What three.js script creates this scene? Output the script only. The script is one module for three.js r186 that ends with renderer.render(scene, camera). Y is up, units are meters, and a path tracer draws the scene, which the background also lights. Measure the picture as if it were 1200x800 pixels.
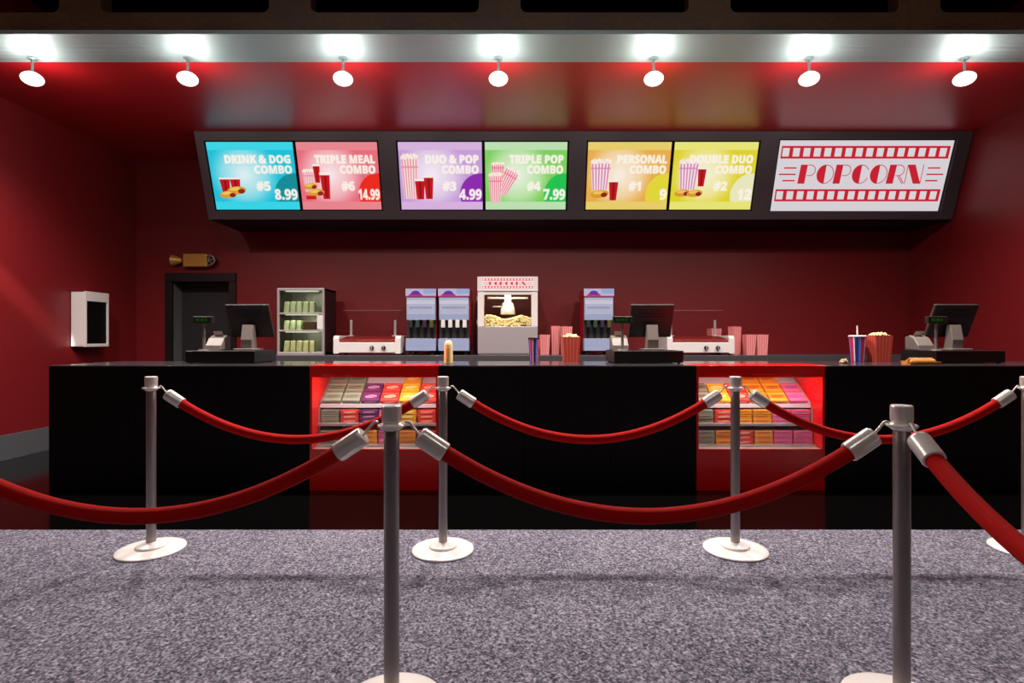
import * as THREE from 'three';
import { RoundedBoxGeometry } from 'three/addons/geometries/RoundedBoxGeometry.js';
import { mergeGeometries } from 'three/addons/utils/BufferGeometryUtils.js';
import { RectAreaLightUniformsLib } from 'three/addons/lights/RectAreaLightUniformsLib.js';

// ---------------------------------------------------------------- camera, exposure
RectAreaLightUniformsLib.init();
const scene = new THREE.Scene();
scene.background = new THREE.Color(0x000000);
const camera = new THREE.PerspectiveCamera(2 * Math.atan(400 / 640) * 180 / Math.PI, 1.5, 0.05, 60);
camera.position.set(0, 1.2, 0);
camera.lookAt(0, 1.2, -5);
camera.setViewOffset(1200, 800, 0, 4, 1200, 800);
camera.updateProjectionMatrix();
const renderer = new THREE.WebGLRenderer({ antialias: true });
renderer.toneMapping = THREE.LinearToneMapping;
renderer.toneMappingExposure = 1.0;
renderer.shadowMap.enabled = true;
renderer.shadowMap.type = THREE.PCFSoftShadowMap;
const LAMP_DOWN = 20.5, LAMP_ROUND = 0.95;   // candela of each of the seven ceiling globes: straight down, and all round
const SCREEN_GLOW = 0.95;

// ---------------------------------------------------------------- helpers
function rng(seed) { let a = seed >>> 0; return () => { a = (a + 0x6D2B79F5) | 0; let t = Math.imul(a ^ (a >>> 15), 1 | a); t = (t + Math.imul(t ^ (t >>> 7), 61 | t)) ^ t; return ((t ^ (t >>> 14)) >>> 0) / 4294967296; }; }
const R = rng(20240611);
const names = new Map();
function numbered(n) { const k = names.get(n) || 0; names.set(n, k + 1); return k ? n + '_' + String(k).padStart(3, '0') : n; }
function shade(o) { o.traverse(m => { if (m.isMesh) { m.castShadow = true; m.receiveShadow = true; } }); return o; }
function thing(name, label, category, [x, y, z] = [0, 0, 0], turn = 0, group) {
  const o = new THREE.Group(); o.name = numbered(name); o.position.set(x, y, z); o.rotation.y = turn; scene.add(o);
  o.userData = { label, category }; if (group) o.userData.group = group; return o;
}
function part(name, geo, mat, parent, label) {
  const g = Array.isArray(geo) ? merge(geo) : geo;
  const m = new THREE.Mesh(g, mat); m.name = name; m.castShadow = m.receiveShadow = true; parent.add(m);
  if (label) m.userData.label = label; return m;
}
function solo(name, geo, mat, label, category, group, pos) {
  const m = part(numbered(name), geo, mat, scene); m.userData = { label, category }; if (group) m.userData.group = group; if (pos) m.position.set(...pos); return m;
}
function struct(name, geo, mat, label) { const m = part(name, geo, mat, scene); m.userData = { kind: 'structure', label, category: name.split('_')[0] }; return m; }
function merge(list) {
  const l = list.map(g => { g = g.index ? g.toNonIndexed() : g.clone(); for (const k of Object.keys(g.attributes)) if (!['position', 'normal', 'uv'].includes(k)) g.deleteAttribute(k); if (!g.attributes.uv) g.setAttribute('uv', new THREE.BufferAttribute(new Float32Array(g.attributes.position.count * 2), 2)); return g; });
  return mergeGeometries(l, false);
}
function metreUV(g) { // planar uv in metres, by the way each face points
  if (g.index) g = g.toNonIndexed();
  const p = g.attributes.position, n = g.attributes.normal, uv = new Float32Array(p.count * 2);
  for (let i = 0; i < p.count; i++) {
    const ax = Math.abs(n.getX(i)), ay = Math.abs(n.getY(i)), az = Math.abs(n.getZ(i));
    const [u, v] = ax > ay && ax > az ? [p.getZ(i), p.getY(i)] : ay > az ? [p.getX(i), p.getZ(i)] : [p.getX(i), p.getY(i)];
    uv[i * 2] = u; uv[i * 2 + 1] = v;
  }
  g.setAttribute('uv', new THREE.BufferAttribute(uv, 2)); return g;
}
function B(x0, x1, y0, y1, z0, z1, r = 0) { // box from bounds, edges rounded by r
  const w = x1 - x0, h = y1 - y0, d = z1 - z0;
  const g = r > 0 ? new RoundedBoxGeometry(w, h, d, 2, Math.min(r, w / 2.01, h / 2.01, d / 2.01)) : new THREE.BoxGeometry(w, h, d);
  g.translate((x0 + x1) / 2, (y0 + y1) / 2, (z0 + z1) / 2); return g;
}
function cyl(r0, r1, h, x, y, z, seg = 24, axis = 'y') {
  const g = new THREE.CylinderGeometry(r0, r1, h, seg); if (axis === 'x') g.rotateZ(Math.PI / 2); if (axis === 'z') g.rotateX(Math.PI / 2); g.translate(x, y, z); return g;
}
function lathe(pts, seg = 48) { return new THREE.LatheGeometry(pts.map(p => new THREE.Vector2(p[0], p[1])), seg); }
function prism(pts, z0, z1, bevel = 0) { // (x,y) outline extruded along z
  const s = new THREE.Shape(); pts.forEach(([x, y], i) => i ? s.lineTo(x, y) : s.moveTo(x, y)); s.closePath();
  const g = new THREE.ExtrudeGeometry(s, { depth: z1 - z0 - 2 * bevel, bevelEnabled: bevel > 0, bevelSize: bevel, bevelThickness: bevel, bevelOffset: -bevel, bevelSegments: 2, steps: 1 }); g.translate(0, 0, z0 + bevel); return g;
}
function sidePrism(pts, x0, x1, bevel = 0) { // (z,y) outline extruded along x
  const g = prism(pts.map(([z, y]) => [-z, y]), x0, x1, bevel); g.rotateY(Math.PI / 2); return g; // local x -> -z
}
// ---------------------------------------------------------------- textures
function canvas(w, h, draw) { const c = document.createElement('canvas'); c.width = w; c.height = h; draw(c.getContext('2d'), w, h); const t = new THREE.CanvasTexture(c); t.colorSpace = THREE.SRGBColorSpace; t.anisotropy = 8; return t; }
function field(n, seed, layers) { // sum of wrapped value-noise layers [cells, weight]
  const out = new Float32Array(n * n);
  layers.forEach(([c, w], li) => {
    const r = rng(seed + li * 977), g = new Float32Array(c * c).map(() => r());
    for (let y = 0; y < n; y++) { const fy = y * c / n, y0 = Math.floor(fy), ty = fy - y0, sy = ty * ty * (3 - 2 * ty), ra = (y0 % c) * c, rb = ((y0 + 1) % c) * c;
      for (let x = 0; x < n; x++) { const fx = x * c / n, x0 = Math.floor(fx), tx = fx - x0, sx = tx * tx * (3 - 2 * tx), a = x0 % c, b = (x0 + 1) % c;
        out[y * n + x] += w * ((g[ra + a] * (1 - sx) + g[ra + b] * sx) * (1 - sy) + (g[rb + a] * (1 - sx) + g[rb + b] * sx) * sy); } }
  });
  return out;
}
function dataTex(n, f, colour, rep, srgb = true) {
  const d = new Uint8Array(n * n * 4);
  for (let i = 0; i < n * n; i++) { const [r, g, b] = colour(f[i], i); d[i * 4] = r; d[i * 4 + 1] = g; d[i * 4 + 2] = b; d[i * 4 + 3] = 255; }
  const t = new THREE.DataTexture(d, n, n); t.wrapS = t.wrapT = THREE.RepeatWrapping; t.magFilter = THREE.LinearFilter; t.minFilter = THREE.LinearMipmapLinearFilter; t.generateMipmaps = true;
  if (srgb) t.colorSpace = THREE.SRGBColorSpace; t.repeat.set(rep, rep); t.needsUpdate = true; return t;
}
const clamp8 = v => Math.max(0, Math.min(255, Math.round(v)));
const carpetField = field(2048, 5, [[1024, 0.95], [700, 0.6], [300, 0.12], [24, 0.08], [7, 0.07]]);
const carpetMap = dataTex(2048, carpetField, (v) => { const k = (v - 0.91) * 2.6; return [clamp8(104 + k * 48), clamp8(102 + k * 47), clamp8(116 + k * 46)]; }, 1 / 6);
const carpetBump = dataTex(2048, carpetField, v => { const k = clamp8(128 + (v - 0.91) * 240); return [k, k, k]; }, 1 / 6, false);
const plasterBump = dataTex(512, field(512, 41, [[170, 0.5], [60, 0.3], [11, 0.2]]), v => { const k = clamp8(v * 255); return [k, k, k]; }, 1 / 1.2, false);
const velvetBump = dataTex(256, field(256, 77, [[128, 0.7], [40, 0.3]]), v => { const k = clamp8(v * 255); return [k, k, k]; }, 6, false);
const brushedRough = (() => { const n = 512, r = rng(9), rows = Array.from({ length: n }, () => r()); return dataTex(n, new Float32Array(n * n), (v, i) => { const k = clamp8(150 + rows[Math.floor(i / n)] * 90); return [k, k, k]; }, 2, false); })();
const woodMap = dataTex(512, field(512, 63, [[8, 0.4], [50, 0.3], [200, 0.3]]), v => [clamp8(70 + v * 40), clamp8(50 + v * 32), clamp8(34 + v * 22)], 0.7);
// ---------------------------------------------------------------- materials
const std = o => new THREE.MeshStandardMaterial(o), phys = o => new THREE.MeshPhysicalMaterial(o);
const M = {
  carpet: std({ map: carpetMap, bumpMap: carpetBump, bumpScale: 0.0022, roughness: 0.95 }),
  blackFloor: std({ color: 0x050505, roughness: 0.13 }),
  wall: std({ color: 0x76161a, roughness: 0.42, bumpMap: plasterBump, bumpScale: 0.0006 }),
  ceiling: phys({ color: 0xa8141a, roughness: 0.42, clearcoat: 0.4, clearcoatRoughness: 0.34 }),
  strip: std({ color: 0xbfd6d6, metalness: 1, roughness: 0.8, roughnessMap: brushedRough }),
  bulkhead: std({ map: woodMap, roughness: 0.45 }),
  hall: std({ color: 0x1b1512, roughness: 0.8 }),
  baseboard: std({ color: 0x54565a, roughness: 0.5 }),
  housing: std({ color: 0x0a0809, roughness: 0.6 }),
  boardFrame: std({ color: 0x514c51, roughness: 0.45 }),
  bezel: std({ color: 0x0d0c0d, roughness: 0.4 }),
  globe: std({ color: 0xffffff, emissive: 0xfff4ee, emissiveIntensity: 2.2, roughness: 0.3 }),
  black: phys({ color: 0x070607, roughness: 0.5, specularIntensity: 0.35 }),
  top: std({ color: 0x38363a, roughness: 0.16 }),
  greyTop: std({ color: 0x464347, roughness: 0.3 }),
  red: std({ color: 0xe00a06, roughness: 0.25 }),
  inside: std({ color: 0xb9b2b0, roughness: 0.5 }),
  tray: std({ color: 0xd2cad4, roughness: 0.45 }),
  silver: std({ color: 0xcfcac8, metalness: 0.6, roughness: 0.35 }),
  steel: std({ color: 0xa39a98, metalness: 0.8, roughness: 0.36 }),
  chrome: std({ color: 0xf0e9e3, metalness: 0.4, roughness: 0.25 }),
  enamel: phys({ color: 0xf4f0ec, roughness: 0.3, metalness: 0, clearcoat: 0.4, clearcoatRoughness: 0.2 }),
  velvet: phys({ color: 0xc20400, roughness: 0.8, sheen: 0.25, sheenColor: new THREE.Color(0xff1408), sheenRoughness: 0.5, specularIntensity: 0.3, bumpMap: velvetBump, bumpScale: 0.001 }),
  glass: phys({ color: 0xffffff, transmission: 1, thickness: 0, roughness: 0.03, ior: 1.45 }),
  greenGlass: phys({ color: 0xe9f0e6, transmission: 1, thickness: 0, roughness: 0.05, ior: 1.45 }),
  white: std({ color: 0xe4dfdc, roughness: 0.35 }),
  offWhite: std({ color: 0xd3cccc, roughness: 0.4 }),
  machineSteel: std({ color: 0xc4bcbe, metalness: 0.55, roughness: 0.4 }),
  dark: std({ color: 0x141314, roughness: 0.4 }),
  charcoal: std({ color: 0x26262a, roughness: 0.5 }),
  doorGrey: std({ color: 0x6a6a6d, roughness: 0.5 }),
  posShell: std({ color: 0x2a2321, roughness: 0.4 }),
  posLight: std({ color: 0x746c66, roughness: 0.45 }),
  posDark: std({ color: 0x100f10, roughness: 0.35 }),
  gold: std({ color: 0xc79a4a, metalness: 0.35, roughness: 0.4 }),
  pop: std({ color: 0xf4e4a4, roughness: 0.85 }),
  kettle: std({ color: 0xe6e2df, metalness: 0.35, roughness: 0.3 }),
  sodaSide: std({ color: 0xa50f24, roughness: 0.35 }),
  sodaFront: std({ color: 0x97a6c8, roughness: 0.35 }),
  bun: std({ color: 0xcf8a36, roughness: 0.7 }),
  sausage: std({ color: 0x8c2a14, roughness: 0.4 }),
  paper: std({ color: 0xe9e2d6, roughness: 0.8 }),
  napkin: std({ color: 0xb89a82, roughness: 0.9 }),
  mustard: std({ color: 0xeedc9c, roughness: 0.45 }),
  mustardDark: std({ color: 0xe0bc68, roughness: 0.5 }),
  roller: std({ color: 0x8a2a26, metalness: 0.5, roughness: 0.35 }),
};
// ---------------------------------------------------------------- room
const XL = -4.98, XR = 5.26, ZB = -7.24, CEIL = 3.55, ZS = -4.22, HALL = 5.2, ZR = 3.6;
struct('floor', metreUV(B(XL - 0.2, XR + 0.2, -0.2, 0, ZB - 1.2, -3.41)), M.blackFloor, 'polished black floor around the counters');
struct('carpet', metreUV(B(XL - 0.2, XR + 0.2, -0.2, 0.004, -3.41, ZR + 0.2)), M.carpet, 'speckled grey carpet of the hall');
struct('wall_left', metreUV(B(XL - 0.2, XL, 0, HALL, ZB - 0.2, ZR)), M.wall, 'dark red painted left wall');
struct('wall_right', metreUV(B(XR, XR + 0.2, 0, HALL, ZB - 0.2, ZR)), M.wall, 'dark red painted right wall');
struct('wall_rear', metreUV(B(XL - 0.2, XR + 0.2, 0, HALL, ZR, ZR + 0.2)), M.hall, 'dark wall behind the viewer');
{ // back wall with the door opening
  const s = new THREE.Shape(); s.moveTo(XL, 0); s.lineTo(-4.5, 0); s.lineTo(-4.5, 1.96); s.lineTo(-3.73, 1.96); s.lineTo(-3.73, 0); s.lineTo(XR, 0); s.lineTo(XR, CEIL); s.lineTo(XL, CEIL); s.closePath();
  const g = new THREE.ExtrudeGeometry(s, { depth: 0.25, bevelEnabled: false }); g.translate(0, 0, ZB - 0.25);
  struct('wall_back', metreUV(g), M.wall, 'dark red painted back wall');
  const d = new THREE.Group(); d.name = 'door_1'; d.userData = { kind: 'structure', label: 'charcoal door in a deep dark frame beside the back counter', category: 'door' }; d.position.set(-4.115, 0, ZB); scene.add(d);
  part('leaf', B(-0.385, 0.385, 0.01, 1.955, -0.24, -0.19, 0.003), M.charcoal, d);
  part('frame_post', B(-0.465, -0.375, 0, 1.945, -0.01, 0.035, 0.004), M.dark, d);
  part('frame_post', B(0.375, 0.465, 0, 1.945, -0.01, 0.035, 0.004), M.dark, d);
  part('frame_head', B(-0.465, 0.465, 1.945, 2.06, -0.01, 0.045, 0.004), M.dark, d);
  part('jamb', B(-0.385, -0.375, 0, 1.955, -0.19, -0.01), M.doorGrey, d);
  part('jamb', B(0.375, 0.385, 0, 1.955, -0.19, -0.01), M.doorGrey, d);
  part('handle', [cyl(0.012, 0.012, 0.05, 0.3, 1.0, -0.165, 12, 'z'), cyl(0.01, 0.01, 0.12, 0.25, 1.0, -0.143, 12, 'x')], M.steel, d);
  struct('wall_passage', B(-4.8, -3.4, 0, 2.4, ZB - 1.05, ZB - 1.0), M.dark, 'dark wall of the passage behind the door');
}
struct('ceiling', [B(XL - 0.2, XR + 0.2, CEIL, CEIL + 0.2, ZB - 0.25, -4.63)].map(metreUV), M.ceiling, 'glossy red soffit above the counters');
{
  const g = metreUV(B(XL - 0.02, XR + 0.02, CEIL - 0.012, CEIL + 0.02, -4.63, ZS + 0.02, 0.004)); struct('trim_1', g, M.strip, 'wide brushed metal strip edging the soffit');
  struct('wall_plenum', B(XL, XR, CEIL + 0.2, HALL, ZB - 0.2, ZB), M.hall, 'dark wall closing the void above the soffit');
  struct('ceiling_hall', B(XL - 0.2, XR + 0.2, HALL, HALL + 0.2, ZB - 0.3, ZR + 0.2), M.hall, 'dark ceiling of the hall');
  const s = new THREE.Shape(); s.moveTo(XL, CEIL + 0.02); s.lineTo(XR, CEIL + 0.02); s.lineTo(XR, HALL); s.lineTo(XL, HALL); s.closePath();
  const w = new THREE.Group(); w.name = 'wall_bulkhead'; w.userData = { kind: 'structure', label: 'dark brown bulkhead with wide openings above the metal strip', category: 'wall' }; scene.add(w);
  for (let k = 0; k < 6; k++) {
    const c = -4.15 + 1.622 * k, x0 = Math.max(c - 0.65, XL + 0.05), x1 = c + 0.65, y0 = 3.715, y1 = 4.75, r = 0.06, h = new THREE.Path();
    h.moveTo(x0 + r, y0); h.lineTo(x1 - r, y0); h.quadraticCurveTo(x1, y0, x1, y0 + r); h.lineTo(x1, y1); h.lineTo(x0, y1); h.lineTo(x0, y0 + r); h.quadraticCurveTo(x0, y0, x0 + r, y0); s.holes.push(h);
  }
  const g2 = new THREE.ExtrudeGeometry(s, { depth: 0.12, bevelEnabled: false }); g2.translate(0, 0, ZS - 0.12);
  part('frame', metreUV(g2), M.bulkhead, w);
}
struct('baseboard_left', B(XL, XL + 0.015, 0, 0.25, ZB, ZR, 0.003), M.baseboard, 'tall grey baseboard on the left wall');
struct('baseboard_right', B(XR - 0.015, XR, 0, 0.25, ZB, ZR, 0.003), M.baseboard, 'tall grey baseboard on the right wall');

// ---------------------------------------------------------------- ceiling lamps
const lampPlace = ['nearest the left wall', 'above the cyan menu screen', 'above the pink menu screen', 'at the middle of the row', 'above the orange menu screen', 'left of the popcorn sign', 'nearest the right wall'];
for (let k = 0; k < 7; k++) {
  const x = -0.114 + (k - 3) * 1.3;
  const t = thing('ceiling_lamp', 'round white globe ceiling lamp ' + lampPlace[k], 'lamp', [x, CEIL - 0.012, -4.57], 0, 'ceiling lamps in a row');
  part('mount', lathe([[0, 0], [0.035, 0], [0.035, -0.008], [0.01, -0.014], [0.01, -0.112], [0.04, -0.118], [0.042, -0.126], [0, -0.126]]), M.strip, t);
  part('globe', lathe([...Array(13).keys()].map(i => { const a = -Math.PI / 2 + Math.PI * i / 12; return [Math.max(1e-4, 0.08 * Math.cos(a)), -0.17 + 0.052 * Math.sin(a)]; }), 40), M.globe, t);
  const l = new THREE.PointLight(0xfff1ea, LAMP_ROUND, 0, 2); l.name = 'lamp_light'; l.position.set(0, -0.17, 0); l.shadow.radius = 3; l.castShadow = true; t.add(l);
  const sp = new THREE.SpotLight(0xfff1ea, LAMP_DOWN, 0, 1.3, 1, 2); sp.name = 'lamp_light'; sp.position.set(0, -0.17, 0); sp.target.position.set(0, -3, 0.05); sp.shadow.radius = 2.5; sp.castShadow = true; t.add(sp); t.add(sp.target);
}
['left', 'middle', 'right'].forEach((w, i) => { // the hall's own lamps, above and behind the viewer
  const t = thing('hall_lamp', `round white globe lamp on the dark hall ceiling above the viewer, ${w} of three`, 'lamp', [(i - 1) * 2.6, HALL, 0.8], 0, 'hall ceiling lamps');
  part('mount', lathe([[0, 0], [0.07, 0], [0.07, -0.012], [0.012, -0.02], [0.012, -0.112], [0.05, -0.118], [0.052, -0.126], [0, -0.126]]), M.steel, t);
  part('globe', lathe([...Array(13).keys()].map(k => { const a = -Math.PI / 2 + Math.PI * k / 12; return [Math.max(1e-4, 0.11 * Math.cos(a)), -0.21 + 0.09 * Math.sin(a)]; }), 40), M.globe, t);
  const l = new THREE.PointLight(0xfff1ea, 4.2, 0, 2); l.name = 'lamp_light'; l.position.set(0, -0.21, 0); l.shadow.radius = 5; l.castShadow = true; t.add(l);
});
{ // wall spotlight in the hall, left of the picture: its beam grazes the left wall
  const t = thing('wall_spotlight', 'small black wall spotlight beyond the left edge whose beam grazes the red wall', 'spotlight', [XL, 4.05, -2.6]);
  part('wall_plate', B(0, 0.02, -0.05, 0.05, -0.05, 0.05, 0.004), M.dark, t);
  part('arm', cyl(0.012, 0.012, 0.2, 0.11, 0, 0, 12, 'x'), M.dark, t);
  const dir = new THREE.Vector3(-0.3, -2.5, -3.0).normalize(), q = new THREE.Quaternion().setFromUnitVectors(new THREE.Vector3(0, 1, 0), dir);
  const can = lathe([[0, -0.07], [0.03, -0.07], [0.045, -0.04], [0.05, 0.08], [0.044, 0.08], [0.04, -0.03], [0, -0.035]], 28); can.applyQuaternion(q); can.translate(0.22, 0, 0); part('can', can, M.dark, t);
  const lens = lathe([[0, 0.05], [0.042, 0.05], [0.042, 0.056], [0, 0.056]], 24); lens.applyQuaternion(q); lens.translate(0.22, 0, 0); part('lamp_lens', lens, M.globe, t);
  const sp = new THREE.SpotLight(0xfff1ea, 420, 0, 0.045, 0.9, 2); sp.name = 'lamp_light'; sp.position.set(0.22, 0, 0).addScaledVector(dir, 0.09); sp.target.position.copy(sp.position).addScaledVector(dir, 2); sp.castShadow = true; sp.shadow.radius = 1; t.add(sp); t.add(sp.target);
}
// ---------------------------------------------------------------- menu board
const TILT = Math.atan2(0.31, 0.94), FL = Math.hypot(0.31, 0.94);
const faceAt = (x, t, off = 0) => [x, CEIL - 0.94 * t - Math.sin(TILT) * off, -6.2 - 0.31 * t + Math.cos(TILT) * off];
{
  const t = thing('menu_board', 'long charcoal menu board housing tilted down under the red ceiling', 'menu board', [0, 0, 0]);
  part('housing', sidePrism([[-6.26, CEIL - 0.001], [-6.565, CEIL - 0.925], [-6.54, CEIL - 0.94], [ZB + 0.001, CEIL - 0.94], [ZB + 0.001, CEIL - 0.001]].map(([z, y]) => [z, y]), -3.6, XR - 0.012), M.housing, t);
  const s = new THREE.Shape(); const H = FL / 2; s.moveTo(-3.62, -H); s.lineTo(XR - 0.01, -H); s.lineTo(XR - 0.01, H); s.lineTo(-3.62, H); s.closePath();
  for (const [x0, x1, t0, t1] of [[-3.53, -1.53, 0.105, 0.895], [-1.33, 0.655, 0.105, 0.895], [0.855, 2.85, 0.105, 0.895], [3.055, 5.085, 0.09, 0.91]]) {
    const h = new THREE.Path(); h.moveTo(x0, H - FL * t1); h.lineTo(x1, H - FL * t1); h.lineTo(x1, H - FL * t0); h.lineTo(x0, H - FL * t0); h.closePath(); s.holes.push(h);
  }
  const g = new THREE.ExtrudeGeometry(s, { depth: 0.045, bevelEnabled: true, bevelSize: 0.004, bevelThickness: 0.004, bevelOffset: -0.004, bevelSegments: 1 }); g.translate(0, 0, -0.049);
  const f = part('front_frame', g, M.boardFrame, t); f.position.set(...faceAt(0, 0.5, -0.004)); f.rotation.x = TILT;
}
// --- the pictures on the screens
function cupArt(c, x, y, w, h, col = '#c4161c') { c.fillStyle = col; c.beginPath(); c.moveTo(x, y); c.lineTo(x + w, y); c.lineTo(x + w * 0.84, y + h); c.lineTo(x + w * 0.16, y + h); c.fill(); c.fillStyle = '#f6efe8'; c.fillRect(x - w * 0.05, y - h * 0.09, w * 1.1, h * 0.11); c.fillStyle = 'rgba(110,0,10,.5)'; c.fillRect(x + w * 0.4, y + h * 0.04, w * 0.22, h * 0.9); }
function dogArt(c, x, y, w) { c.fillStyle = '#e09a2e'; c.beginPath(); c.ellipse(x, y, w, w * 0.42, -0.1, 0, 7); c.fill(); c.fillStyle = '#f2c65a'; c.beginPath(); c.ellipse(x - w * 0.15, y - w * 0.15, w * 0.6, w * 0.18, -0.1, 0, 7); c.fill(); c.fillStyle = '#8e2416'; c.beginPath(); c.ellipse(x + w * 0.5, y + w * 0.08, w * 0.36, w * 0.25, -0.1, 0, 7); c.fill(); }
function tubArt(c, x, y, w, h, a) { c.fillStyle = '#f8ecea'; c.beginPath(); c.moveTo(x, y); c.lineTo(x + w, y); c.lineTo(x + w * 0.88, y + h); c.lineTo(x + w * 0.12, y + h); c.fill(); c.fillStyle = a; for (let i = 0; i < 6; i++) { const u = i / 6 + 0.03; c.beginPath(); c.moveTo(x + w * u, y); c.lineTo(x + w * (u + 0.09), y); c.lineTo(x + w * (0.12 + 0.76 * (u + 0.09)), y + h); c.lineTo(x + w * (0.12 + 0.76 * u), y + h); c.fill(); } c.fillRect(x, y + h * 0.18, w, h * 0.05); for (let i = 0; i < 14; i++) { c.fillStyle = i % 2 ? '#fdf3d8' : '#f6dede'; c.beginPath(); c.arc(x + w * (0.06 + 0.068 * i), y - h * 0.02 - (i % 3) * h * 0.035, w * 0.09, 0, 7); c.fill(); } }
const menus = [
  { n: 'cyan menu screen at the far left showing two red cups and hot dogs', bg: '#19c3dc', band: '#35d8ea', t1: 'DRINK & DOG', t2: 'COMBO', no: '#5', pr: '8.99', ball: '#0e8f9c', art: c => { cupArt(c, 46, 216, 62, 90); cupArt(c, 108, 216, 62, 90); dogArt(c, 140, 284, 58); dogArt(c, 86, 308, 52); } },
  { n: 'pink menu screen showing red cups, fries and hot dogs', bg: '#ec6f7e', band: '#ec8790', t1: 'TRIPLE MEAL', t2: 'COMBO', no: '#6', pr: '14.99', ball: '#ef2a1e', art: c => { cupArt(c, 92, 138, 44, 100); cupArt(c, 132, 190, 62, 146); tubArt(c, 22, 172, 70, 120, '#e88f9e'); dogArt(c, 66, 260, 44); dogArt(c, 98, 298, 52); c.fillStyle = '#d21a1c'; c.fillRect(30, 316, 64, 22); } },
  { n: 'lilac menu screen showing a popcorn tub and two red cups', bg: '#c9a0dc', band: '#d9b4e0', t1: 'DUO & POP', t2: 'COMBO', no: '#3', pr: '4.99', ball: '#8d2bb0', art: c => { tubArt(c, 12, 96, 104, 240, '#ee9aa2'); cupArt(c, 92, 226, 62, 112); cupArt(c, 148, 206, 60, 130); } },
  { n: 'green menu screen showing striped popcorn tubs', bg: '#7fd35f', band: '#bfe3b4', t1: 'TRIPLE POP', t2: 'COMBO', no: '#4', pr: '7.99', ball: '#22c552', art: c => { c.save(); c.translate(150, 180); c.rotate(0.5); tubArt(c, -30, -20, 90, 150, '#ec7f93'); c.restore(); tubArt(c, 40, 130, 80, 100, '#ea6f86'); tubArt(c, 22, 196, 84, 160, '#ee8496'); } },
  { n: 'orange menu screen showing a tub, a hot dog and one red cup', bg: '#ecb04c', band: '#ebd06c', t1: 'PERSONAL', t2: 'COMBO', no: '#1', pr: '9', ball: '#e6d93a', art: c => { tubArt(c, 22, 120, 124, 160, '#dd8fb6'); dogArt(c, 84, 306, 56); cupArt(c, 140, 232, 58, 112); } },
  { n: 'yellow menu screen showing a tub, two hot dogs and a red cup', bg: '#e2d52a', band: '#ebe878', t1: 'DOUBLE DUO', t2: 'COMBO', no: '#2', pr: '12', ball: '#ecebc0', art: c => { tubArt(c, 40, 120, 124, 160, '#d990bd'); cupArt(c, 158, 156, 52, 104); dogArt(c, 74, 300, 50); dogArt(c, 150, 302, 50); } },
];
const menuX = [[-3.52, -2.508], [-2.492, -1.54], [-1.32, -0.338], [-0.322, 0.645], [0.865, 1.842], [1.858, 2.84]];
function areaLight(parent, w, h, colour, intensity, pos, rx) { const l = new THREE.RectAreaLight(colour, intensity, w, h); l.position.set(...pos); l.rotation.x = rx; parent.add(l); return l; }
menus.forEach((m, i) => {
  const [x0, x1] = menuX[i], w = x1 - x0, h = FL * 0.775;
  const tex = canvas(512, 400, (c, W, H) => {
    c.fillStyle = m.bg; c.fillRect(0, 0, W, H);
    const g = c.createRadialGradient(200, 190, 20, 200, 190, 210); g.addColorStop(0, 'rgba(255,250,250,.85)'); g.addColorStop(0.6, 'rgba(255,250,250,.5)'); g.addColorStop(1, 'rgba(255,250,250,0)'); c.fillStyle = g; c.fillRect(0, 0, W, H);
    c.fillStyle = m.ball; c.beginPath(); c.arc(500, 310, 128, 0, 7); c.fill();
    c.fillStyle = m.band; c.fillRect(0, 0, W, 46); c.fillRect(0, 352, W, 48);
    m.art(c);
    c.fillStyle = '#fff6ee'; c.strokeStyle = 'rgba(255,246,230,.55)'; c.lineWidth = 9; c.textAlign = 'right'; c.lineJoin = 'round';
    c.font = 'bold 62px sans-serif';
    const put = (s, x, y, mw) => { c.strokeText(s, x, y, mw); c.fillText(s, x, y, mw); };
    put(m.t1, 492, 122, 400); put(m.t2, 492, 182, 300); c.font = 'bold 72px sans-serif'; put(m.no, 350, 284, 110); c.font = 'bold 84px sans-serif'; put(m.pr, 508, 338, 140);
  });
  const t = thing('menu_screen', m.n, 'screen', faceAt((x0 + x1) / 2, 0.5, -0.022), 0, 'menu screens in the board'); t.rotation.x = TILT;
  part('case', B(-w / 2, w / 2, -h / 2, h / 2, -0.02, 0, 0.003), M.bezel, t);
  const sc = part('display', new THREE.PlaneGeometry(w - 0.02, h - 0.012), std({ color: 0x050505, emissive: 0xffffff, emissiveMap: tex, emissiveIntensity: SCREEN_GLOW, roughness: 0.3 }), t); sc.position.z = 0.0015;
});
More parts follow.
